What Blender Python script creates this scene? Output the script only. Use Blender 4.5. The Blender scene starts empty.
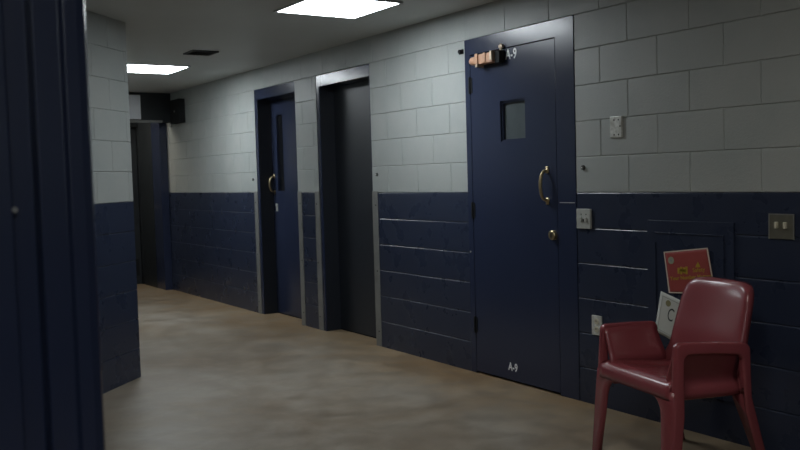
import bpy, bmesh, math, random
from mathutils import Vector, Matrix
random.seed(4)
sc = bpy.context.scene
COL = sc.collection
B = 0.2032                       # block course
BT = 6 * B                       # top of the blue band
CEIL = 12 * B

# ------------------------------------------------------------------ materials
def mat(name, col, rough=0.5, metal=0.0, spec=0.5, bump=None, mottle=None, rvar=0.0, emit=None, coat=0.0):
    m = bpy.data.materials.new(name); m.use_nodes = True
    nt = m.node_tree; N = nt.nodes; L = nt.links
    p = N['Principled BSDF']
    p.inputs['Base Color'].default_value = (*col, 1)
    p.inputs['Roughness'].default_value = rough
    p.inputs['Metallic'].default_value = metal
    p.inputs['Specular IOR Level'].default_value = spec
    p.inputs['Coat Weight'].default_value = coat
    tc = N.new('ShaderNodeTexCoord')
    if mottle:                                   # (scale, colour2, lo, hi)
        n = N.new('ShaderNodeTexNoise'); n.inputs['Scale'].default_value = mottle[0]
        n.inputs['Detail'].default_value = 5; n.inputs['Roughness'].default_value = .6
        L.new(tc.outputs['Object'], n.inputs['Vector'])
        r = N.new('ShaderNodeValToRGB')
        r.color_ramp.elements[0].position = mottle[2]; r.color_ramp.elements[0].color = (*col, 1)
        r.color_ramp.elements[1].position = mottle[3]; r.color_ramp.elements[1].color = (*mottle[1], 1)
        L.new(n.outputs['Fac'], r.inputs['Fac']); L.new(r.outputs['Color'], p.inputs['Base Color'])
    if rvar:
        n2 = N.new('ShaderNodeTexNoise'); n2.inputs['Scale'].default_value = 6; n2.inputs['Detail'].default_value = 4
        L.new(tc.outputs['Object'], n2.inputs['Vector'])
        mr = N.new('ShaderNodeMapRange'); mr.inputs['To Min'].default_value = rough - rvar; mr.inputs['To Max'].default_value = rough + rvar
        mr.inputs['From Min'].default_value = .3; mr.inputs['From Max'].default_value = .7
        L.new(n2.outputs['Fac'], mr.inputs['Value']); L.new(mr.outputs['Result'], p.inputs['Roughness'])
    if bump:                                     # (scale, strength, distance)
        n3 = N.new('ShaderNodeTexNoise'); n3.inputs['Scale'].default_value = bump[0]; n3.inputs['Detail'].default_value = 6
        n3.inputs['Roughness'].default_value = .7
        L.new(tc.outputs['Object'], n3.inputs['Vector'])
        b = N.new('ShaderNodeBump'); b.inputs['Strength'].default_value = bump[1]; b.inputs['Distance'].default_value = bump[2]
        L.new(n3.outputs['Fac'], b.inputs['Height']); L.new(b.outputs['Normal'], p.inputs['Normal'])
    if emit:
        p.inputs['Emission Color'].default_value = (*emit[0], 1); p.inputs['Emission Strength'].default_value = emit[1]
    return m

GREY = mat('grey_block_paint', (.37, .385, .37), .42, bump=(70, .6, .004), mottle=(3, (.33, .355, .345), .35, .7), rvar=.06)
BLUE = mat('navy_block_paint', (.0225, .0300, .056), .30, bump=(60, .22, .003), mottle=(4, (.0215, .0287, .0535), .3, .7), rvar=.06)
DOORB = mat('navy_door_paint', (.0215, .0290, .060), .24, bump=(30, .03, .002), mottle=(2.5, (.0208, .0282, .058), .3, .7), rvar=.02)
CEILM = mat('grey_ceiling_paint', (.60, .62, .61), .5, bump=(25, .2, .003), mottle=(1.2, (.55, .57, .56), .3, .7))
STEEL = mat('grey_steel_guard', (.27, .27, .255), .42, metal=.35, mottle=(9, (.21, .21, .20), .35, .7))
PLATE = mat('brushed_steel', (.78, .79, .76), .28, metal=.25, mottle=(30, (.5, .5, .46), .4, .65))
BRASS = mat('dull_brass', (.55, .45, .27), .33, metal=.9, mottle=(40, (.4, .33, .2), .35, .7))
BRONZE = mat('tarnished_switch_plate', (.20, .19, .15), .4, metal=.5, mottle=(25, (.15, .145, .115), .35, .7))
IVORY = mat('ivory_plastic', (.62, .58, .45), .4)
LGREY = mat('light_grey_plastic', (.42, .43, .40), .4, mottle=(30, (.36, .37, .34), .4, .7))
DARK = mat('black_metal', (.010, .011, .012), .75, spec=.25)
TAN = mat('tan_casting', (.62, .34, .20), .45, mottle=(30, (.50, .27, .17), .35, .7))
PALE = mat('pale_cast_metal', (.62, .50, .38), .4, metal=.3)
WHITE = mat('white_stencil_paint', (.75, .77, .78), .6)
MAROON = mat('maroon_plastic', (.25, .057, .068), .24, bump=(180, .08, .001), mottle=(5, (.235, .053, .063), .35, .7), rvar=.02)
REDP = mat('red_paper', (.31, .048, .042), .6, mottle=(6, (.28, .042, .036), .35, .7))
PAPER = mat('white_paper', (.56, .57, .53), .6)
CREAM = mat('cream_paper_edge', (.60, .50, .42), .6)
YELLOW = mat('mustard_ink', (.42, .27, .02), .6)
OLIVE = mat('olive_seal_ink', (.24, .22, .11), .6)
GREYINK = mat('grey_green_seal', (.30, .31, .22), .6)
INK = mat('black_ink', (.03, .035, .035), .6)
RULE = mat('grey_ink', (.25, .26, .24), .6)
GLASS = mat('wired_glass_pane', (.075, .09, .095), .22, mottle=(8, (.065, .078, .083), .35, .7))
DGLASS = mat('dark_glass_pane', (.006, .007, .009), .2)
LAMP = mat('troffer_diffuser', (.9, .92, .95), .5, emit=((.87, .94, .985), 25.0))
FRAMEW = mat('white_enamel', (.6, .62, .62), .4)
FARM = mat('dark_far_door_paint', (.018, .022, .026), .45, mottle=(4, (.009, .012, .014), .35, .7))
PANELW = mat('pale_glossy_panel', (.85, .87, .92), .3)
VENTM = mat('dark_vent_enamel', (.075, .077, .074), .6)

def floor_mat():
    m = bpy.data.materials.new('stained_concrete'); m.use_nodes = True
    nt = m.node_tree; N = nt.nodes; L = nt.links; p = N['Principled BSDF']
    tc = N.new('ShaderNodeTexCoord')
    def noise(s, d, dist=0):
        n = N.new('ShaderNodeTexNoise'); n.inputs['Scale'].default_value = s; n.inputs['Detail'].default_value = d
        n.inputs['Roughness'].default_value = .62; n.inputs['Distortion'].default_value = dist
        L.new(tc.outputs['Object'], n.inputs['Vector']); return n
    a = noise(1.1, 7, .5); b = noise(5.5, 8, .5); c = noise(14, 5)
    r = N.new('ShaderNodeValToRGB'); e = r.color_ramp.elements
    e[0].position = .32; e[0].color = (.205, .155, .103, 1)
    e[1].position = .70; e[1].color = (.30, .272, .232, 1)
    x = e.new(.5); x.color = (.255, .215, .167, 1)
    L.new(a.outputs['Fac'], r.inputs['Fac'])
    r2 = N.new('ShaderNodeValToRGB'); e = r2.color_ramp.elements
    e[0].position = .34; e[0].color = (.75, .72, .68, 1); e[1].position = .62; e[1].color = (1.10, 1.10, 1.10, 1)
    L.new(b.outputs['Fac'], r2.inputs['Fac'])
    mx = N.new('ShaderNodeMix'); mx.data_type = 'RGBA'; mx.blend_type = 'MULTIPLY'; mx.inputs['Factor'].default_value = 1
    L.new(r.outputs['Color'], mx.inputs['A']); L.new(r2.outputs['Color'], mx.inputs['B'])
    # warmer brown band along the right wall (world x near 0)
    sp = N.new('ShaderNodeSeparateXYZ'); L.new(tc.outputs['Object'], sp.inputs['Vector'])
    ad = N.new('ShaderNodeMath'); ad.operation = 'MULTIPLY_ADD'; ad.inputs[1].default_value = .9
    L.new(b.outputs['Fac'], ad.inputs[0]); L.new(sp.outputs['X'], ad.inputs[2])
    mr = N.new('ShaderNodeMapRange'); mr.inputs['From Min'].default_value = -.25; mr.inputs['From Max'].default_value = .45
    mr.inputs['To Max'].default_value = .75
    L.new(ad.outputs[0], mr.inputs['Value'])
    m2 = N.new('ShaderNodeMix'); m2.data_type = 'RGBA'; m2.blend_type = 'MULTIPLY'
    m2.inputs['B'].default_value = (.92, .72, .46, 1)
    L.new(mr.outputs['Result'], m2.inputs['Factor']); L.new(mx.outputs['Result'], m2.inputs['A'])
    L.new(m2.outputs['Result'], p.inputs['Base Color'])
    q = N.new('ShaderNodeMapRange'); q.inputs['From Min'].default_value = .3; q.inputs['From Max'].default_value = .7
    q.inputs['To Min'].default_value = .36; q.inputs['To Max'].default_value = .55
    L.new(b.outputs['Fac'], q.inputs['Value']); L.new(q.outputs['Result'], p.inputs['Roughness'])
    bp = N.new('ShaderNodeBump'); bp.inputs['Strength'].default_value = .15; bp.inputs['Distance'].default_value = .004
    L.new(c.outputs['Fac'], bp.inputs['Height']); L.new(bp.outputs['Normal'], p.inputs['Normal'])
    p.inputs['Specular IOR Level'].default_value = .4
    return m
FLOORM = floor_mat()

# ------------------------------------------------------------------ helpers
def obj(name, bm, mats, parent=None, smooth=False, bevel=0, seg=2, solid=0, sub=0, world=False):
    me = bpy.data.meshes.new(name)
    bmesh.ops.recalc_face_normals(bm, faces=bm.faces[:]) if not world else None
    bm.to_mesh(me); bm.free()
    for m in (mats if isinstance(mats, (list, tuple)) else [mats]): me.materials.append(m)
    if smooth:
        for f in me.polygons: f.use_smooth = True
    o = bpy.data.objects.new(name, me); COL.objects.link(o)
    if parent:
        o.parent = parent
        if parent.type == 'MESH' or True:
            o.matrix_parent_inverse = parent.matrix_basis.inverted() if parent.get('worldkids') else Matrix()
    if solid:
        s = o.modifiers.new('s', 'SOLIDIFY'); s.thickness = solid; s.offset = 0
    if bevel:
        b = o.modifiers.new('b', 'BEVEL'); b.width = bevel; b.segments = seg; b.limit_method = 'ANGLE'; b.angle_limit = math.radians(40)
        b.harden_normals = False
    if sub:
        s = o.modifiers.new('u', 'SUBSURF'); s.levels = sub; s.render_levels = sub
    return o
def tag(o, label=None, cat=None, group=None, kind=None):
    if label: o['label'] = label
    if cat: o['category'] = cat
    if group: o['group'] = group
    if kind: o['kind'] = kind
    return o
def thing(name, label, cat, loc=(0, 0, 0), rz=0, group=None, kind=None):
    o = bpy.data.objects.new(name, None); COL.objects.link(o); o.empty_display_size = .1
    o.location = loc; o.rotation_euler = (0, 0, rz)
    return tag(o, label, cat, group, kind)
def box(bm, x0, x1, y0, y1, z0, z1, mi=0):
    v = [bm.verts.new(p) for p in [(x0,y0,z0),(x1,y0,z0),(x1,y1,z0),(x0,y1,z0),(x0,y0,z1),(x1,y0,z1),(x1,y1,z1),(x0,y1,z1)]]
    for q in [(0,3,2,1),(4,5,6,7),(0,1,5,4),(1,2,6,5),(2,3,7,6),(3,0,4,7)]:
        f = bm.faces.new([v[i] for i in q]); f.material_index = mi
    return bm
def BX(*a): return box(bmesh.new(), *a)
def tube(bm, pts, r, n=10, cap=True):
    pts = [Vector(p) for p in pts]; rings = []
    rr = r if isinstance(r, (list, tuple)) else [r]*len(pts)
    up = None
    for i, p in enumerate(pts):
        d = (pts[min(i+1, len(pts)-1)] - pts[max(i-1, 0)]).normalized()
        if up is None: up = d.orthogonal().normalized()
        up = (up - d*up.dot(d)).normalized(); w = d.cross(up)
        rings.append([bm.verts.new(p + (up*math.cos(2*math.pi*k/n) + w*math.sin(2*math.pi*k/n))*rr[i]) for k in range(n)])
    for a, b in zip(rings, rings[1:]):
        for k in range(n): bm.faces.new((a[k], a[(k+1)%n], b[(k+1)%n], b[k]))
    if cap:
        bm.faces.new(rings[0][::-1]); bm.faces.new(rings[-1])
    return bm
def prism(bm, poly, f0, f1):
    """poly 2-D list, f0/f1 map (a,b) to the two end positions"""
    A = [bm.verts.new(f0(*p)) for p in poly]; Bv = [bm.verts.new(f1(*p)) for p in poly]
    n = len(poly)
    bm.faces.new(A[::-1]); bm.faces.new(Bv)
    for i in range(n): bm.faces.new((A[i], A[(i+1)%n], Bv[(i+1)%n], Bv[i]))
    return bm
FONT_M = Matrix(((0, 0, -1), (-1, 0, 0), (0, 1, 0)))      # lettering that faces -X, reading towards -Y
def text(name, s, size, loc, m, parent, roll=0, width=1.0, ext=.0006, bold=0.0):
    c = bpy.data.curves.new(name, 'FONT'); c.body = s; c.size = size; c.extrude = ext; c.offset = bold
    c.align_x = 'CENTER'; c.align_y = 'CENTER'; c.space_character = 1.05
    t = bpy.data.objects.new(name, c); COL.objects.link(t)
    bpy.context.view_layer.update()
    me = bpy.data.meshes.new_from_object(t.evaluated_get(bpy.context.evaluated_depsgraph_get()))
    bpy.data.objects.remove(t); bpy.data.curves.remove(c)
    me.materials.clear(); me.materials.append(m)
    M = Matrix.Translation(loc) @ FONT_M.to_4x4() @ Matrix.Rotation(roll, 4, 'Z') @ Matrix.Diagonal((width, 1, 1, 1))
    me.transform(M)
    o = bpy.data.objects.new(name, me); COL.objects.link(o); o.parent = parent
    return o

# ------------------------------------------------------------------ block walls
def cell(bm, fn, s0, s1, z0, z1, es0, es1, ez0, ez1, mi, g=.005, dep=.0042):
    """one block face: fn(s, z, depth) -> point; e* = groove weight on each side (0 none)"""
    rings = []
    for ins, d in ((0, dep), (g*.12, dep*.62), (g*.34, dep*.30), (g*.64, dep*.08), (g, 0)):
        def dd(e): return ins*(1 if e else 0)
        a0, a1, b0, b1 = s0 + dd(es0), s1 - dd(es1), z0 + dd(ez0), z1 - dd(ez1)
        def vd(es, ez):
            if ins == g: return 0
            m = 0
            m = max(es, ez)
            return d*m
        rings.append([bm.verts.new(fn(a0, b0, vd(es0, ez0))), bm.verts.new(fn(a1, b0, vd(es1, ez0))),
                      bm.verts.new(fn(a1, b1, vd(es1, ez1))), bm.verts.new(fn(a0, b1, vd(es0, ez1)))])
    for r0, r1 in zip(rings, rings[1:]):
        for k in range(4):
            vs = (r0[k], r0[(k+1) % 4], r1[(k+1) % 4], r1[k])
            try: f = bm.faces.new(vs); f.material_index = mi
            except ValueError: pass
    f = bm.faces.new(rings[-1]); f.material_index = mi
def blocks(bm, fn, s0, s1, k0, k1, js=3.603, skip=(), vz=None):
    for k in range(k0, k1):
        z0, z1 = BT + k*B, BT + (k+1)*B
        blue = k < 0
        vw = .4 if k >= 3 else .05
        segs = [s0]
        if not blue:
            n0 = math.floor((s0 - js)/B) - 2
            for n in range(n0, n0 + int((s1-s0)/B) + 8):
                if (n + k) % 2: 
                    y = js + n*B
                    if s0 + .03 < y < s1 - .03: segs.append(y)
        segs.append(s1)
        for i in range(len(segs)-1):
            # grooves on both long edges; the paint fills the upright joints partly
            cell(bm, fn, segs[i], segs[i+1], z0, z1, 0 if i == 0 else vw, 0 if i == len(segs)-2 else vw,
                 0 if z0 < .01 else 1, 0 if z1 > CEIL-.01 else 1, 1 if blue else 0,
                 dep=.0060 if not blue else .0060, g=.0062 if not blue else .0075)
    return bm

A0, A1 = 3.80, 4.835            # A-9 opening
D20, D21 = 6.075, 6.985         # second recess
D10, D11 = 7.395, 8.30          # first recess
YE = 11.9
RX = .15                        # recess depth
def fr(s, z, d): return (d, s, z)
bm = bmesh.new()
for s0, s1 in ((-3.0, A0), (A1, D20), (D21, D10), (D11, YE)):
    blocks(bm, fr, s0, s1, -6, 5)
blocks(bm, fr, -3.0, YE, 5, 6)
# returns of the recesses and the body of the wall behind
def quad(bm, pts, mi=0):
    f = bm.faces.new([bm.verts.new(p) for p in pts]); f.material_index = mi
for y in (A0, A1, D20, D21, D10, D11):
    quad(bm, [(0,y,0),(.24,y,0),(.24,y,BT),(0,y,BT)], 1); quad(bm, [(0,y,BT),(.24,y,BT),(.24,y,11*B),(0,y,11*B)], 0)
for y0, y1 in ((A0,A1),(D20,D21),(D10,D11)):
    quad(bm, [(0,y0,11*B),(.24,y0,11*B),(.24,y1,11*B),(0,y1,11*B)], 0)
quad(bm, [(.24,-3,0),(.24,YE,0),(.24,YE,CEIL),(.24,-3,CEIL)], 0)
quad(bm, [(0,-3,0),(.24,-3,0),(.24,-3,CEIL),(0,-3,CEIL)], 0)
wr = obj('wall_right', bm, [GREY, BLUE], world=True)
tag(wr, 'long painted block wall, grey above and navy below, with three doors', 'wall', kind='structure')

# left: 45 degree pillar wall then corridor wall
PX, PY = -1.864, 6.180
q = math.sqrt(.5)
def f45(s, z, d): return (PX - s*q - d*q, PY - s*q + d*q, z)
bm = bmesh.new(); blocks(bm, f45, 0, 3.9, -6, 6, js=.25)
def fcor(s, z, d): return (PX - d, PY + s, z)
blocks(bm, fcor, 0, YE-PY, -6, 6, js=.1)
ex, ey = PX - 3.9*q, PY - 3.9*q
tag(obj('wall_left', bm, [GREY, BLUE], world=True), 'angled painted block wall corner on the left of the corridor', 'wall', kind='structure')
bm = bmesh.new(); blocks(bm, lambda s, z, d: (ex - d, ey - s, z), 0, ey + 3.0, -6, 6, js=.1)
tag(obj('wall_side', bm, [GREY, BLUE], world=True), 'block wall beside the camera, out of view', 'wall', kind='structure')
bm = bmesh.new(); blocks(bm, lambda s, z, d: (PX + s, YE + d, z), 0, 1.0, -6, 6, js=.1)
blocks(bm, lambda s, z, d: (PX + s, YE + d, z), 1.0, -PX, 5, 6, js=.1)
quad(bm, [(PX,YE+.12,0),(0,YE+.12,0),(0,YE+.12,CEIL),(PX,YE+.12,CEIL)], 1)
tag(obj('wall_back', bm, [GREY, BLUE], world=True), 'dim end wall of the corridor', 'wall', kind='structure')
bm = bmesh.new(); blocks(bm, lambda s, z, d: (ex + s, -3.0 - d, z), 0, -ex, -6, 6, js=.1)
tag(obj('wall_front', bm, [GREY, BLUE], world=True), 'block wall behind the camera', 'wall', kind='structure')
tag(obj('floor', BX(ex-.3, .3, -3.1, YE+.2, -.1, 0), FLOORM), 'mottled brown and grey sealed concrete floor', 'floor', kind='structure')
tag(obj('ceiling', BX(ex-.3, .3, -3.1, YE+.2, CEIL, CEIL+.1), CEILM), 'dark grey painted ceiling', 'ceiling', kind='structure')

# ------------------------------------------------------------------ corner guards
def guard(y, sgn, label):
    # steel angle wrapping the block corner at y; the wall lies on the sgn side
    bm = bmesh.new(); w = .075; t = .004
    poly = [(-t, -t*sgn), (-t, w*sgn), (0.0005, w*sgn), (0.0005, 0), (w, 0), (w, -t*sgn)]
    prism(bm, poly, lambda a, b: (a-.0008, y+b-.0008*sgn, 0), lambda a, b: (a-.0008, y+b-.0008*sgn, BT+.012))
    o = obj('corner_guard', bm, STEEL, bevel=.0012, seg=1)
    for z in (.12, .6, 1.12):
        s = bmesh.new(); tube(s, [(-.0055, y+sgn*.045, z), (-.0075, y+sgn*.045, z)], .006, 8)
        obj('screw', s, DARK, o)
    return tag(o, label, 'corner guard', 'steel corner guards')
guard(D11, 1, 'grey steel corner guard at the left edge of the door recess with brass pull')
guard(D10, -1, 'grey steel corner guard left on the narrow pier, beside the farther blue door')
guard(D21, 1, 'grey steel corner guard right on the narrow pier, beside the open black doorway recess')
guard(D20, -1, 'grey steel corner guard between dark middle door and wide blue wall panel')

# ------------------------------------------------------------------ door A-9
def frame_obj(name, y0, y1, wl, wr_, head, parent, x0=-.012, x1=.03, m=DOORB):
    bm = bmesh.new(); zt = 11*B
    poly = [(y0, 0), (y0, zt), (y1, zt), (y1, 0), (y1-wl, 0), (y1-wl, zt-head), (y0+wr_, zt-head), (y0+wr_, 0)]
    prism(bm, poly, lambda a, b: (x0, a, b), lambda a, b: (x1, a, b))
    return obj(name, bm, m, parent, bevel=.003)
d4 = thing('door_1', 'navy steel cell door marked A-9 with small window and brass pull', 'door', kind='structure')
FL, FRW, HD = .055, .158, .105
frame_obj('door_frame', A0+.001, A1-.001, FL, FRW, HD, d4, x0=-.004, x1=.06)
LY0, LY1, LZ1 = A0+FRW+.005, A1-FL-.004, 11*B-HD-.005
wy0, wy1, wz0, wz1 = 4.235, 4.475, 1.545, 1.800
bm = bmesh.new()
for a in ((LY0, wy0, .015, LZ1), (wy1, LY1, .015, LZ1), (wy0, wy1, .015, wz0), (wy0, wy1, wz1, LZ1)):
    box(bm, -.002, .040, *a)
bmesh.ops.remove_doubles(bm, verts=bm.verts[:], dist=1e-5)
# drop internal faces
bm.faces.ensure_lookup_table()
seen = {}
for f in bm.faces[:]:
    k = tuple(sorted(v.index for v in f.verts)); seen.setdefault(k, []).append(f)
bm.verts.index_update()
seen = {}
for f in bm.faces[:]:
    k = tuple(sorted(v.index for v in f.verts)); seen.setdefault(k, []).append(f)
for k, v in seen.items():
    if len(v) > 1: bmesh.ops.delete(bm, geom=v, context='FACES_ONLY')
leaf = obj('door_leaf', bm, DOORB, d4)
gl = obj('window_pane', BX(.026, .030, wy0, wy1, wz0, wz1), GLASS, leaf)
w = .012
bm = bmesh.new()
for a in ((wy0, wy1, wz0, wz0+w), (wy0, wy1, wz1-w, wz1), (wy0, wy0+w, wz0+w, wz1-w), (wy1-w, wy1, wz0+w, wz1-w)):
    box(bm, .010, .026, *a)
obj('window_bead', bm, DOORB, leaf)
# black sheet behind the leaf, colouring the gap round it as shadow
obj('gap_shade', BX(.041, .058, LY0-.02, LY1+.02, .0, LZ1+.02), DARK, d4)
for z in (.33, 1.10, 1.93):
    bm = bmesh.new(); tube(bm, [(-.009, LY1+.003, z-.055), (-.009, LY1+.003, z+.055)], .008, 10)
    box(bm, -.0065, -.0015, LY1-.018, LY1+.003, z-.05, z+.05)
    obj('hinge', bm, DARK, d4)
# pull handle
def pull(parent, y, zc, h, xs, m=BRASS, r=.0085, out=.05):
    bm = bmesh.new(); pts = []
    for i in range(15):
        t = i/14; a = math.pi*t
        pts.append((xs - .006 - out*math.sin(a)**.7, y, zc - h/2*math.cos(a)))
    tube(bm, pts, [r*(.9+.35*math.sin(math.pi*i/14)) for i in range(15)], 10)
    for s in (-1, 1):
        tube(bm, [(xs-.006, y, zc+s*h/2), (xs, y, zc+s*h/2)], .017, 14)
        box(bm, xs-.004, xs, y-.012, y+.012, zc+s*(h/2+.012)-.014, zc+s*(h/2+.012)+.014)
    return obj('pull_handle', bm, m, parent, smooth=True)
h = pull(leaf, 4.045, 1.262, .178, -.002)
tag(h, 'brass pull handle')
bm = bmesh.new(); tube(bm, [(-.002, 3.995, .965), (-.022, 3.995, .965), (-.026, 3.995, .965)], [.030, .029, .024], 24)
kc = tag(obj('lock_cylinder', bm, BRASS, leaf, bevel=.0015), 'round brass lock cylinder')
obj('keyhole', BX(-.0285, -.0255, 3.992, 3.998, .952, .978), DARK, kc)
bm = bmesh.new(); box(bm, -.0055, -.0035, A0+.012, A0+FRW-.02, 1.158, 1.162)
obj('frame_seam', bm, LGREY, d4)
obj('frame_rivet', tube(bmesh.new(), [(-.004, A1-.02, .82), (-.008, A1-.02, .82)], .006, 8), PLATE, d4)
text('door_number', 'A-9', .088, (-.0027, 4.355, 2.083), WHITE, leaf, roll=math.radians(-2), width=.78, bold=.0018)
text('door_number', 'A-9', .072, (-.0027, 4.400, .098), WHITE, leaf, roll=math.radians(-2), width=.80, bold=.0018)
# latch hardware in the top left corner of the frame
cl = thing('door_closer', 'tan and black closer device mounted across top left corner of the A-9 door', 'door closer', (-.004, 4.585, 2.083))
X0 = -.0005
bm = tube(bmesh.new(), [(-.040, .128, -.006), (-.040, .112, -.006), (-.040, .05, -.006)], [.017, .026, .030], 16)
obj('barrel', bm, TAN, cl, smooth=False, bevel=.002)
bm = BX(-.062, X0, -.115, .055, -.034, .028); box(bm, -.070, -.062, .022, .052, -.030, .034); box(bm, -.068, -.062, -.055, -.030, -.030, .032)
obj('body', bm, TAN, cl, bevel=.004)
obj('bracket', BX(-.066, -.010, .030, .052, -.052, -.034), PALE, cl, bevel=.002)
obj('bracket', BX(-.068, -.010, -.118, -.100, -.024, .034), PALE, cl, bevel=.002)
obj('motor_box', BX(-.044, X0, -.168, -.120, -.044, .034), DARK, cl, bevel=.005)
bm = tube(bmesh.new(), [(-.015, -.150, .036), (-.015, -.150, .060), (-.012, -.150, .075)], .008, 8)
box(bm, -.02, X0, -.165, -.135, .052, .068)
obj('arm', bm, PALE, cl)
bm = tube(bmesh.new(), [(-.0, A1+.035, 2.165), (-.022, A1+.035, 2.165)], .014, 10)
box(bm, -.008, 0.0, A1+.012, A1+.055, 2.150, 2.180)
tag(obj('wall_clip', bm, DARK), 'small black clip on the grey wall at top left of the A-9 door', 'clip')

NEARBLK = mat('near_black_finish', (.016, .0195, .027), .42, mottle=(3, (.0148, .018, .025), .3, .7))  # near-black colour for the left reveals and the middle door leaf
# ------------------------------------------------------------------ recessed doors
def recessed(name, y0, y1, label, window, m=DOORB):
    t = thing(name, label, 'door', kind='structure')
    zt = 11*B; bm = bmesh.new()
    # left jamb, head and right jamb of the steel frame lining the recess
    poly = [(y0+.002, 0), (y0+.002, zt-.002), (y1-.002, zt-.002), (y1-.002, 0), (y1-.05, 0), (y1-.05, zt-.10), (y0+.016, zt-.10), (y0+.016, 0)]
    prism(bm, poly, lambda a, b: (.003, a, b), lambda a, b: (.20, a, b))
    obj('door_frame', bm, DOORB, t, bevel=.003)
    obj('jamb_lining', BX(.012, RX-.002, y1-.053, y1-.0505, .002, zt-.102), NEARBLK, t)  # thin near-black sheet over the left reveal
    a0, a1 = y0+.018, y1-.052
    if window:
        w0, w1, v0, v1 = window
        bm = bmesh.new()
        for a in ((a0, w0, .012, zt-.103), (w1, a1, .012, zt-.103), (w0, w1, .012, v0), (w0, w1, v1, zt-.103)):
            box(bm, RX, RX+.045, *a)
        lf = obj('door_leaf', bm, m, t)
        obj('window_pane', BX(RX+.022, RX+.028, w0, w1, v0, v1), DGLASS, lf)
    else:
        lf = obj('door_leaf', BX(RX, RX+.045, a0, a1, .012, zt-.103), m, t)
    obj('threshold', BX(RX+.001, RX+.06, y0+.02, y1-.055, 0, .010), DARK, t)
    return t, lf
d3, lf3 = recessed('door_3', D10, D11, 'navy recessed door with narrow dark window and brass pull', (7.99, 8.13, 1.23, 1.98))
tag(pull(lf3, 8.212, 1.30, .15, RX), 'brass pull handle')
bm = tube(bmesh.new(), [(RX, 8.17, 1.09), (RX-.012, 8.17, 1.09)], .016, 12); box(bm, RX-.005, RX, 8.15, 8.19, 1.03, 1.10)
tag(obj('lock_plate', bm, LGREY, lf3), 'small grey lock plate')
d2, lf2 = recessed('door_2', D20, D21, 'plain dark navy recessed door between the pier and A-9 wall', None, NEARBLK)

# ------------------------------------------------------------------ far end of the corridor
t = thing('door_4', 'dark door in shadow at the far end of the corridor', 'door', kind='structure')
fz = YE
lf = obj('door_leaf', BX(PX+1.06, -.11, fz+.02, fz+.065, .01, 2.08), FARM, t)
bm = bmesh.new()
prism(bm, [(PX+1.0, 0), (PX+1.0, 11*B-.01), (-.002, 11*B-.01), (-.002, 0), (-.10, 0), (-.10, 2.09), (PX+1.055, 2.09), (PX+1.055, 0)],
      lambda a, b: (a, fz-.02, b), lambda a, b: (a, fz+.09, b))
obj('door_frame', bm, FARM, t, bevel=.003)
bm = tube(bmesh.new(), [(-.28, fz+.02, 1.03), (-.28, fz-.03, 1.03), (-.28, fz-.045, 1.03)], [.012, .02, .026], 12)
obj('door_knob', bm, BRASS, lf)
obj('kick_plate', BX(-.75, -.14, fz+.014, fz+.02, .12, .34), DARK, lf)
# portal header and jamb
bm = BX(PX+.001, -.001, 10.80, 10.93, 2.085, CEIL-.001)
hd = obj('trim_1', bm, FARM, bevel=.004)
tag(hd, 'dark navy header box spanning the far end of the corridor', 'trim', kind='structure')
bm = BX(PX+.004, -.12, 10.775, 10.799, 2.075, 2.105)
obj('header_lip', bm, STEEL, hd)
tag(obj('trim_2', BX(-.095, -.001, 11.0, 11.32, 0, CEIL-.001), DOORB, bevel=.004), 'navy jamb standing at right under the far header', 'trim', kind='structure')
tag(obj('trim_3', BX(-.095, -.001, 11.325, 11.875, 0, CEIL-.001), FARM), 'added dark box hiding the lit wall between the navy jamb and the far door', 'trim', kind='structure')  # added over the lit wall so the corridor end stays dark
s = thing('header_box', 'pale blank glossy box on the far header under the second ceiling light', 'sign', (-.55, 10.80, 2.25))  # plain pale panel with a backing box on the header
obj('box_face', BX(-.24, .16, -.055, -.048, -.135, .150), PANELW, s, bevel=.003)
obj('box_housing', BX(-.245, .165, -.048, 0, -.14, .155), STEEL, s, bevel=.003)
# dark hardware high on the wall just before the header
o = obj('junction_box', BX(-.075, .003, 10.30, 10.62, 2.05, 2.33), DARK, bevel=.004)
tag(o, 'dark box high on right wall just before the far header', 'junction box')
obj('cover_screw', tube(bmesh.new(), [(-.075, 10.46, 2.19), (-.079, 10.46, 2.19)], .012, 8), STEEL, o)

# ------------------------------------------------------------------ ceiling lights and vent
def troffer(x, y, label, power=None, w=.61, l=.61):
    t = thing('ceiling_light', label, 'ceiling light', (x, y, CEIL), group='square ceiling lights')
    bm = bmesh.new(); a, b, f = w/2, l/2, .018
    for r in ((-a, a, -b, -b+f), (-a, a, b-f, b), (-a, -a+f, -b+f, b-f), (a-f, a, -b+f, b-f)):
        box(bm, r[0], r[1], r[2], r[3], -.012, -.0005)
    obj('light_frame', bm, FRAMEW, t)
    obj('diffuser', BX(-a+f, a-f, -b+f, b-f, -.010, -.001), LAMP if not power else power, t)
    return t
troffer(-.835, 5.065, 'large glowing white ceiling light nearest, in front of A-9 door')
troffer(-.975, 8.52, 'smaller glowing white ceiling light farther down, partly behind the left pillar', mat('second_diffuser', (.9, .92, .95), .5, emit=((.87, .94, .985), 31.0)))
LAMP2 = mat('dim_diffuser', (.9, .92, .95), .5, emit=((1.0, .985, .90), 14.0))
troffer(-1.95, 1.75, 'ceiling light above the camera, out of view', LAMP2)
troffer(-.95, 11.45, 'ceiling light hidden behind the far header', mat('far_diffuser', (.9, .92, .95), .5, emit=((1, .93, .80), 12.0)))
troffer(-3.9, -1.4, 'added fill ceiling light behind the camera, out of view', mat('rear_fill_diffuser', (.9, .92, .95), .5, emit=((.9, .95, 1), 30.0)))  # unseen lamp added to brighten the near door jamb
v = thing('ceiling_vent', 'small dark square vent in the ceiling between the two lights', 'vent', (-.90, 7.33, CEIL))
bm = bmesh.new()
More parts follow.
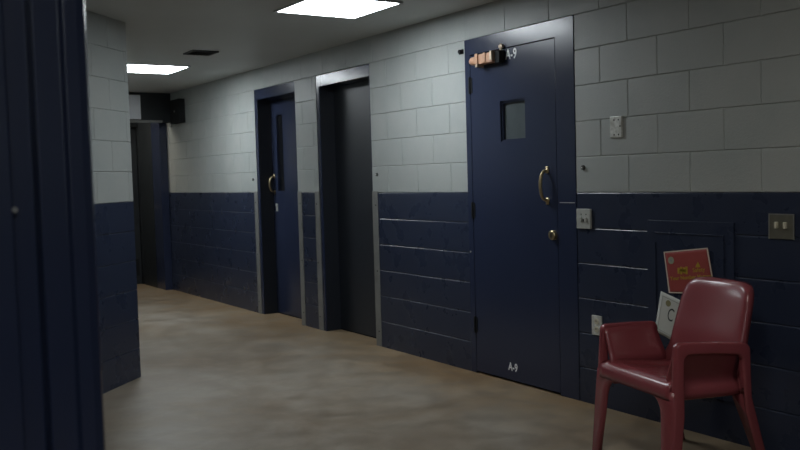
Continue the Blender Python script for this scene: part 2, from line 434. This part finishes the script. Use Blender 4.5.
for r in ((-.17, .17, -.17, -.145), (-.17, .17, .145, .17), (-.17, -.145, -.145, .145), (.145, .17, -.145, .145)):
    box(bm, *r, -.012, -.0005)
obj('vent_frame', bm, VENTM, v)
bm = bmesh.new()
for i in range(9):
    y = -.135 + i*.0335
    prism(bm, [(y, -.011), (y+.004, -.011), (y+.02, -.003), (y+.016, -.003)], lambda a, b: (-.145, a, b), lambda a, b: (.145, a, b))
obj('louver', bm, VENTM, v); v.scale = (.68, .68, 1)
obj('backing', BX(-.145, .145, -.145, .145, -.0025, -.0005), DARK, v)

# ------------------------------------------------------------------ plates on the right wall
def rounded_plate(y0, y1, z0, z1, t=.006): return BX(-t, -.0003, y0, y1, z0, z1)
p = obj('blank_plate', BX(-.012, .003, 3.437, 3.524, 1.519, 1.635), PLATE, bevel=.004, seg=2)
tag(p, 'shiny blank metal cover plate on grey wall above the light switch', 'cover plate')
for y, z in ((3.49, 1.615), (3.458, 1.615), (3.447, 1.58), (3.49, 1.535), (3.458, 1.535)):
    obj('screw', tube(bmesh.new(), [(-.0118, y, z), (-.0135, y, z)], .0045, 8), DARK, p)
p = tag(obj('switch_plate', BX(-.014, -.0003, 3.680, 3.792, 1.012, 1.126), LGREY, bevel=.003), 'light grey double switch plate on blue band right of A-9 door', 'light switch')
for y in (3.713, 3.752):
    tg = obj('toggle', BX(-.024, -.0135, y-.007, y+.007, 1.052, 1.078), LGREY, p, bevel=.002)
    obj('screw', tube(bmesh.new(), [(-.0138, y, 1.095), (-.0155, y, 1.095)], .004, 8), DARK, p)
obj('slot', BX(-.0147, -.0138, 3.724, 3.741, 1.052, 1.068), DARK, p)
p = tag(obj('switch_plate', BX(-.007, -.0003, 2.418, 2.546, 1.006, 1.121), BRONZE, bevel=.002), 'tarnished metal two-toggle switch plate at right edge above the chair', 'light switch')
for y in (2.458, 2.503):
    obj('toggle', BX(-.022, -.0065, y-.007, y+.007, 1.055, 1.085), IVORY, p, bevel=.002)
bm = bmesh.new(); box(bm, -.0085, -.0065, 2.417, 2.4225, 1.005, 1.122); box(bm, -.0085, -.0065, 2.5415, 2.547, 1.005, 1.122); box(bm, -.0085, -.0065, 2.4225, 2.5415, 1.117, 1.122)
obj('plate_edge', bm, STEEL, p)
p = tag(obj('outlet_plate', BX(-.007, -.0003, 3.612, 3.690, .408, .520), PLATE, bevel=.002), 'metal outlet plate low on the blue wall behind the chair arm', 'outlet')
for z in (.487, .442):
    s_ = obj('socket', tube(bmesh.new(), [(-.0068, 3.651, z), (-.011, 3.651, z)], .0165, 16), IVORY, p)
    bm = BX(-.0118, -.0108, 3.644, 3.647, z-.004, z+.008); box(bm, -.0118, -.0108, 3.655, 3.658, z-.004, z+.008)
    obj('slot', bm, DARK, s_)
for y, z, lab in ((3.741, 1.362, 'dark round wall bumper on grey block right of the A-9 door'),
                  (6.000, 1.361, 'dark round wall bumper on grey block beside the dark middle door'),
                  (8.39, 1.352, 'dark round wall bumper on grey block beside the farthest blue door')):
    o = obj('wall_bumper', tube(bmesh.new(), [(-.0003, y, z), (-.010, y, z), (-.014, y, z)], [.014, .013, .008], 14), VENTM)
    tag(o, lab, 'wall bumper', 'round wall bumpers')
    obj('screw', tube(bmesh.new(), [(-.0138, y, z), (-.016, y, z)], .004, 8), PLATE, o)
# access panel
ap = obj('access_panel', BX(-.008, .003, 2.735, 3.270, .20, 1.074), BLUE, bevel=.0015)
tag(ap, 'flush navy painted access panel in the wall behind the chair', 'access panel')
bm = bmesh.new(); 
for a in ((2.79, 3.218, 1.006, 1.012), (2.79, 2.796, .26, 1.006), (3.212, 3.218, .26, .96)): box(bm, -.0125, -.0078, *a)
obj('panel_ridge', bm, BLUE, ap, bevel=.001)

# ------------------------------------------------------------------ papers on the wall
def sheet(name, c, m, label, cat, curl=None, off=.0145):
    """c: four (y,z) corners TL,TR,BR,BL"""
    bm = bmesh.new(); n = 12; g = []
    for i in range(n+1):
        row = []
        for j in range(n+1):
            a, b = j/n, i/n
            y = (c[0][0]*(1-a)+c[1][0]*a)*(1-b) + (c[3][0]*(1-a)+c[2][0]*a)*b
            z = (c[0][1]*(1-a)+c[1][1]*a)*(1-b) + (c[3][1]*(1-a)+c[2][1]*a)*b
            x = -off - (curl(a, b) if curl else 0)
            row.append(bm.verts.new((x, y, z)))
        g.append(row)
    for i in range(n):
        for j in range(n): bm.faces.new((g[i][j], g[i+1][j], g[i+1][j+1], g[i][j+1]))
    o = obj(name, bm, m, smooth=True); s = o.modifiers.new('s', 'SOLIDIFY'); s.thickness = .0008; s.offset = 0
    return tag(o, label, cat)
def on(c, a, b, off=.0158):
    y = (c[0][0]*(1-a)+c[1][0]*a)*(1-b) + (c[3][0]*(1-a)+c[2][0]*a)*b
    z = (c[0][1]*(1-a)+c[1][1]*a)*(1-b) + (c[3][1]*(1-a)+c[2][1]*a)*b
    return (-off, y, z)
def strips(c, w, m, par, ins=0.0, name='border', sides='TBLR', off=.0153):
    bm = bmesh.new(); i0 = ins; e = w
    def q4(a0, b0, a1, b1):
        P = [on(c, a0, b0, off), on(c, a1, b0, off), on(c, a1, b1, off), on(c, a0, b1, off)]
        A = [bm.verts.new(p) for p in P]; Bv = [bm.verts.new((p[0]-.0004, p[1], p[2])) for p in P]
        bm.faces.new(A); bm.faces.new(Bv[::-1])
        for k in range(4): bm.faces.new((A[k], A[(k+1)%4], Bv[(k+1)%4], Bv[k]))
    if 'T' in sides: q4(i0, i0, 1-i0, i0+e)
    if 'B' in sides: q4(i0, 1-i0-e, 1-i0, 1-i0)
    if 'L' in sides: q4(i0, i0+e, i0+e, 1-i0-e)
    if 'R' in sides: q4(1-i0-e, i0+e, 1-i0, 1-i0-e)
    return obj(name, bm, m, par)
RC = [(3.156, .912), (2.880, .948), (2.834, .720), (3.124, .700)]
rs = sheet('paper_sign', RC, REDP, 'red paper sign with pale border and yellow print on the blue wall above the chair', 'sign')
strips(RC, .028, CREAM, rs)
ang = math.atan2(.038, .28)
dsk = bmesh.new(); cpt = on(RC, .15, .22, .0158)
tube(dsk, [(cpt[0], cpt[1], cpt[2]), (cpt[0]-.0006, cpt[1], cpt[2])], .019, 18)
sl = obj('seal', dsk, GREYINK, rs)
obj('seal_emblem', BX(cpt[0]-.0012, cpt[0]-.0004, cpt[1]-.008, cpt[1]+.008, cpt[2]-.006, cpt[2]+.006), RULE, sl)
bm = bmesh.new(); c0 = on(RC, .38, .47)
for k, (dy, hh) in enumerate(((.026, .020), (.009, .026), (-.009, .020), (-.024, .026))):
    box(bm, c0[0]-.0004, c0[0]+.0002, c0[1]+dy-.0065, c0[1]+dy+.0065, c0[2]-hh*.75 - dy*.1, c0[2]+hh*.75 - dy*.1)
box(bm, c0[0]-.0004, c0[0]+.0002, c0[1]-.02, c0[1]+.02, c0[2]-.006, c0[2]+.006)
obj('block_mark', bm, YELLOW, rs)
c1 = on(RC, .73, .36)
bm = bmesh.new(); prism(bm, [(.016, -.012), (-.016, -.010), (0, .017)], lambda a, b: (c1[0]+.0002, c1[1]+a, c1[2]+b), lambda a, b: (c1[0]-.0004, c1[1]+a, c1[2]+b))
obj('triangle_mark', bm, YELLOW, rs)
text('lettering', 'Safety', .030, on(RC, .73, .47), YELLOW, rs, roll=ang, ext=.0002, bold=.0004)
text('lettering', 'Your Number Matters', .027, on(RC, .53, .63), YELLOW, rs, roll=ang, ext=.0002, bold=.0006)

WC = [(3.178, .705), (2.985, .650), (3.032, .430), (3.224, .490)]
ws = sheet('certificate', WC, PAPER, 'white certificate sheet with gold seal, tilted on the wall below the red sign', 'paper', off=.0132)
strips(WC, .012, RULE, ws, ins=.085, off=.0139)
cpt = on(WC, .30, .20, .0140)
obj('seal', tube(bmesh.new(), [cpt, (cpt[0]-.0006, cpt[1], cpt[2])], .017, 18), OLIVE, ws)
text('lettering', 'C', .098, on(WC, .43, .45, .0140), INK, ws, roll=math.atan2(-.055, .193), width=.62, ext=.0002, bold=-.0)

# ------------------------------------------------------------------ chair
ch = thing('armchair', 'maroon moulded plastic armchair with its back to the blue wall', 'chair', (-.353, 2.705, 0), math.radians(167.3))
def arc(pts, cx, cz, r, a0, a1, n=6):
    for i in range(n+1):
        a = math.radians(a0 + (a1-a0)*i/n); pts.append((cx + r*math.cos(a), cz + r*math.sin(a)))
def splay(z): return .036*(1 - min(z, .6)/.6)
# side frame outline (x, z)
outer = [(.356, 0), (.325, .30)]
arc(outer, .280, .585, .028, 0, 90)
outer += [(.12, .606), (.005, .598)]
arc(outer, .0, .558, .040, 85, 165, 5)
outer += [(-.048, .36), (-.160, 0)]
inner = [(-.115, 0), (-.018, .30), (.004, .505)]
arc(inner, .037, .512, .036, 165, 92, 4)
inner += [(.12, .557), (.236, .560)]
arc(inner, .240, .528, .032, 88, 5, 4)
inner += [(.272, .30), (.302, 0)]
side = outer + inner
def side_mesh(sg):
    bm = bmesh.new()
    yo, yi = .290, .256
    prism(bm, side, lambda a, b: (a, sg*(yi + splay(b)), b), lambda a, b: (a, sg*(yo + splay(b)), b))
    bmesh.ops.recalc_face_normals(bm, faces=bm.faces[:])
    ed = [e for e in bm.edges if abs(abs(e.verts[0].co.y - e.verts[1].co.y)) < .03 and e.calc_face_angle(0) > 1.2]
    bmesh.ops.bevel(bm, geom=ed, offset=.010, segments=3, affect='EDGES', profile=.5)
    bmesh.ops.triangulate(bm, faces=[f for f in bm.faces if len(f.verts) > 4])
    for v in bm.verts:                          # arms draw in towards the back, front feet splay out
        u_ = max(0, min(1, (.31 - v.co.x)/.3)); k_ = min(1, v.co.z/.55)
        v.co.y += sg*.046*u_*k_
        if v.co.x > .2: v.co.y -= sg*.026*max(0, 1 - v.co.z/.5)
    return bm
def cut(bm, co, no):
    bm2 = bm.copy()
    bmesh.ops.bisect_plane(bm2, geom=bm2.verts[:]+bm2.edges[:]+bm2.faces[:], plane_co=co, plane_no=no, clear_outer=True)
    return bm2
ZC = .40
def join(a, b):
    me = bpy.data.meshes.new('tmp'); b.to_mesh(me); a.from_mesh(me); bpy.data.meshes.remove(me); b.free(); return a
def front_plate(sg):
    # forward face of the front leg, widening up into the apron
    bm = bmesh.new()
    poly = [(.290+splay(0)-.030, 0), (.290+splay(.2)-.018, .2), (.288, .405), (.08, .405), (.08, .372)]
    ap_ = [(.12, .371), (.155, .364), (.180, .350), (.198, .326), (.209, .29), (.216, .2), (.240, 0)]
    poly += ap_
    prism(bm, poly, lambda a, b: (.303 + .032*(1-b/.4), sg*a, b), lambda a, b: (.3225 + .034*(1-b/.4), sg*a, b))
    bmesh.ops.recalc_face_normals(bm, faces=bm.faces[:])
    ed = [e for e in bm.edges if abs(e.verts[0].co.x - e.verts[1].co.x) < .02 and e.calc_face_angle(0) > 1.2 and max(v.co.z for v in e.verts) < .404]
    bmesh.ops.bevel(bm, geom=ed, offset=.006, segments=2, affect='EDGES', profile=.5)
    return bm
def rear_plate(sg):
    bm = bmesh.new()
    def bx(z): return -.160 + (z/.36)*.112 if z < .36 else -.048 + (z-.36)*.2
    poly = [(.288+splay(0), 0), (.300+splay(.2), .2), (.318, .395), (.19, .395), (.21, .36), (.235, .2), (.262, 0)]
    prism(bm, poly, lambda a, b: (bx(b)+.001, sg*a, b), lambda a, b: (bx(b)+.014, sg*a, b))
    bmesh.ops.recalc_face_normals(bm, faces=bm.faces[:])
    return bm
for sg in (-1, 1):
    full = side_mesh(sg)
    arm = cut(full, (0, 0, ZC), (0, 0, -1)); low = cut(full, (0, 0, ZC), (0, 0, 1)); full.free()
    # recessed web between armrest and seat
    n = 10; w = bmesh.new()
    prof = [(.259, .594), (.252, .565), (.238, .525), (.222, .485), (.210, .455), (.208, .43), (.226, .405), (.238, .385), (.234, .364), (.212, .353), (.18, .349)]
    def row(y, z): return [w.verts.new((x, sg*(y + .046*max(0, min(1, (.31-x)/.3))*min(1, z/.55)), z)) for x in [(-.018-.12*(.59-z)) + ((.298)-(-.018-.12*(.59-z)))*i/n for i in range(n+1)]]
    R1 = [row(*p_) for p_ in prof]
    for a, b in zip(R1, R1[1:]):
        for i in range(n): w.faces.new((a[i], a[i+1], b[i+1], b[i]))
    web = obj('arm_panel', w, MAROON, None, smooth=True, solid=.010)
    armo = obj('armrest', arm, MAROON, ch, smooth=True); web.parent = armo
    for v in low.verts:
        u_ = max(0, min(1, (.31 - v.co.x)/.3)); k_ = min(1, v.co.z/.55)
        ctr = .273 + splay(v.co.z) + .046*u_*k_ - (.026*max(0, 1 - v.co.z/.5) if v.co.x > .2 else 0)
        if abs(v.co.y) < ctr: v.co.y += sg*.016
    fl = cut(low, (.15, 0, 0), (-1, 0, 0)); rl = cut(low, (.15, 0, 0), (1, 0, 0)); low.free()
    obj('leg', join(fl, front_plate(sg)), MAROON, ch, smooth=True)
    obj('leg', join(rl, rear_plate(sg)), MAROON, ch, smooth=True)
# seat pan with rolled front edge
bm = bmesh.new(); prof = [(-.085, .384), (-.075, .385), (-.04, .390), (.06, .398), (.16, .410), (.225, .419), (.27, .421), (.298, .417), (.316, .405), (.3235, .388), (.3235, .368), (.322, .352)]
ny = 20; rows = []
for x, z in prof:
    r = []
    for j in range(ny+1):
        s = -1 + 2*j/ny; y = s*(.262 if x > .29 else .225 if x > .26 else .205)
        dish = -.012*(1-s*s)*(1 if x < .2 else max(0, (.3-x)/.1))
        rise = .012*max(0, abs(s)-.85)/.15 * (1 if x < .28 else 0)
        zz = z + .017 + dish + rise
        if x > .3: zz = z + .017
        r.append(bm.verts.new((x, y, zz)))
    rows.append(r)
for a, b in zip(rows, rows[1:]):
    for j in range(ny): bm.faces.new((a[j], a[j+1], b[j+1], b[j]))
seat = obj('seat', bm, MAROON, ch, smooth=True, solid=.012)
# belly of the seat shell
bm = bmesh.new(); rows = []
for i in range(9):
    x = -.085 + i*.040
    r = []
    for j in range(13):
        s = -1 + 2*j/12; r.append(bm.verts.new((x, s*.236, .385 - (.055-.10*max(0, x))*(1-abs(s)**6)*max(0, 1-((x-.05)/.185)**6))))
    rows.append(r)
for a, b in zip(rows, rows[1:]):
    for j in range(12): bm.faces.new((a[j], a[j+1], b[j+1], b[j]))
obj('seat_underside', bm, MAROON, seat, smooth=True, solid=.006)
# backrest shell
bm = bmesh.new(); NA, NB = 32, 32; EXT = 1.16; g = []
ZB, ZT = .375, .812
for i in range(NB+1):
    b = -1 + (EXT+1)*i/NB; row = []
    for j in range(NA+1):
        a = -EXT + 2*EXT*j/NA
        aa, bb = max(-1, min(1, a)), min(1, b)
        m_ = max(abs(a), max(b, 0), 1e-6)
        fl_ = max(0, m_-1)/(EXT-1)                       # 0..1 round the flange
        ac, bc = aa, bb
        if b > 0:
            nn = 6.5; k = max(abs(aa), bb)/((abs(aa)**nn + bb**nn)**(1/nn) + 1e-9)
            ac, bc = aa*k, bb*k
        th = fl_*math.pi*.62
        grow = 1 + .035*math.sin(min(th, math.pi/2))
        tt = (bc+1)/2
        hw = .242 - .031*tt**1.0 + .055*max(0, (.28-tt)/.28)
        y = ac*hw*grow
        z = ZB + (ZT-ZB)*((bc*(grow if bc > 0 else 1)+1)/2)
        xc = -.060 - .100*tt**1.2 + .042*(ac**2)*(1-.3*tt) - .012*math.exp(-((tt-.45)/.2)**2)*(1-ac*ac)*-1
        back = .0 if m_ <= 1 else .032*(1-math.cos(th))/(1-math.cos(math.pi*.62))
        row.append(bm.verts.new((xc - back - .012*min(1, m_)**8, y, z)))
    g.append(row)
for i in range(NB):
    for j in range(NA): bm.faces.new((g[i][j], g[i][j+1], g[i+1][j+1], g[i+1][j]))
obj('backrest', bm, MAROON, ch, smooth=True, solid=.008)

# ------------------------------------------------------------------ blurred door at the near left
nd = thing('door_5', 'dark navy door frame standing close at the left edge', 'door', kind='structure')

bm = bmesh.new(); JX = -3.386; jy = 1.14
prof = [(JX, jy+.012), (JX-.004, jy+.004), (JX-.014, jy), (JX-.030, jy), (JX-.034, jy+.008), (JX-.064, jy+.008), (JX-.068, jy+.030), (JX-.10, jy+.030), (JX-.10, jy+.19), (JX, jy+.19)]
prism(bm, prof, lambda a, b: (a, b, 0), lambda a, b: (a, b, 2.16))
obj('door_jamb', bm, DOORB, nd, bevel=.0015)
obj('door_head', BX(-4.50, JX, jy+.01, jy+.19, 2.16, 2.26), DOORB, nd, bevel=.003)
lf = obj('door_leaf', BX(-4.42, JX-.094, jy+.014, jy+.058, .012, 2.155), DOORB, nd, bevel=.003)
obj('screw', tube(bmesh.new(), [(JX-.093, jy+.014, 1.312), (JX-.093, jy+.011, 1.312)], .0035, 8), STEEL, lf)
obj('door_jamb', BX(-4.50, -4.425, jy+.01, jy+.19, 0, 2.16), DOORB, nd, bevel=.003)
bm = bmesh.new(); box(bm, ex+.001, -4.501, 1.18, 1.32, 0, CEIL-.001); box(bm, -4.501, JX, 1.18, 1.32, 2.261, CEIL-.001)
tag(obj('wall_partition', bm, GREY), 'short wall around the near door, out of view', 'wall', kind='structure')

# ------------------------------------------------------------------ world, camera
w = bpy.data.worlds.new('world'); sc.world = w; w.use_nodes = True
w.node_tree.nodes['Background'].inputs['Color'].default_value = (0, 0, 0, 1)
cam = bpy.data.cameras.new('camera'); co = bpy.data.objects.new('camera', cam); COL.objects.link(co); sc.camera = co
F_, PITCH, ROLL, YAW = 896.62, -.0538, .0278, .5732
cam.sensor_width = 36; cam.lens = F_/800*36; cam.clip_start = .05
cp, sp, cr, sr = math.cos(PITCH), math.sin(PITCH), math.cos(ROLL), math.sin(ROLL)
R = Matrix(((1,0,0),(0,cp,-sp),(0,sp,cp))) @ Matrix(((cr,0,sr),(0,1,0),(-sr,0,cr)))     # (right, fwd, up)
A = Matrix(((math.cos(YAW), math.sin(YAW), 0), (-math.sin(YAW), math.cos(YAW), 0), (0, 0, 1)))
M = A @ R
M = M @ Matrix(((1,0,0),(0,0,-1),(0,1,0)))       # camera axes: right, up, back
co.matrix_world = Matrix.Translation((-3.6745, 0, 1.3388)) @ M.to_4x4()
cam.dof.use_dof = True; cam.dof.focus_distance = 4.6; cam.dof.aperture_fstop = 7.0

vs = sc.view_settings
sc.display_settings.display_device = 'sRGB'
vs.view_transform = 'Standard'; vs.look = 'None'; vs.gamma = 1; vs.use_curve_mapping = False; vs.exposure = 0.0
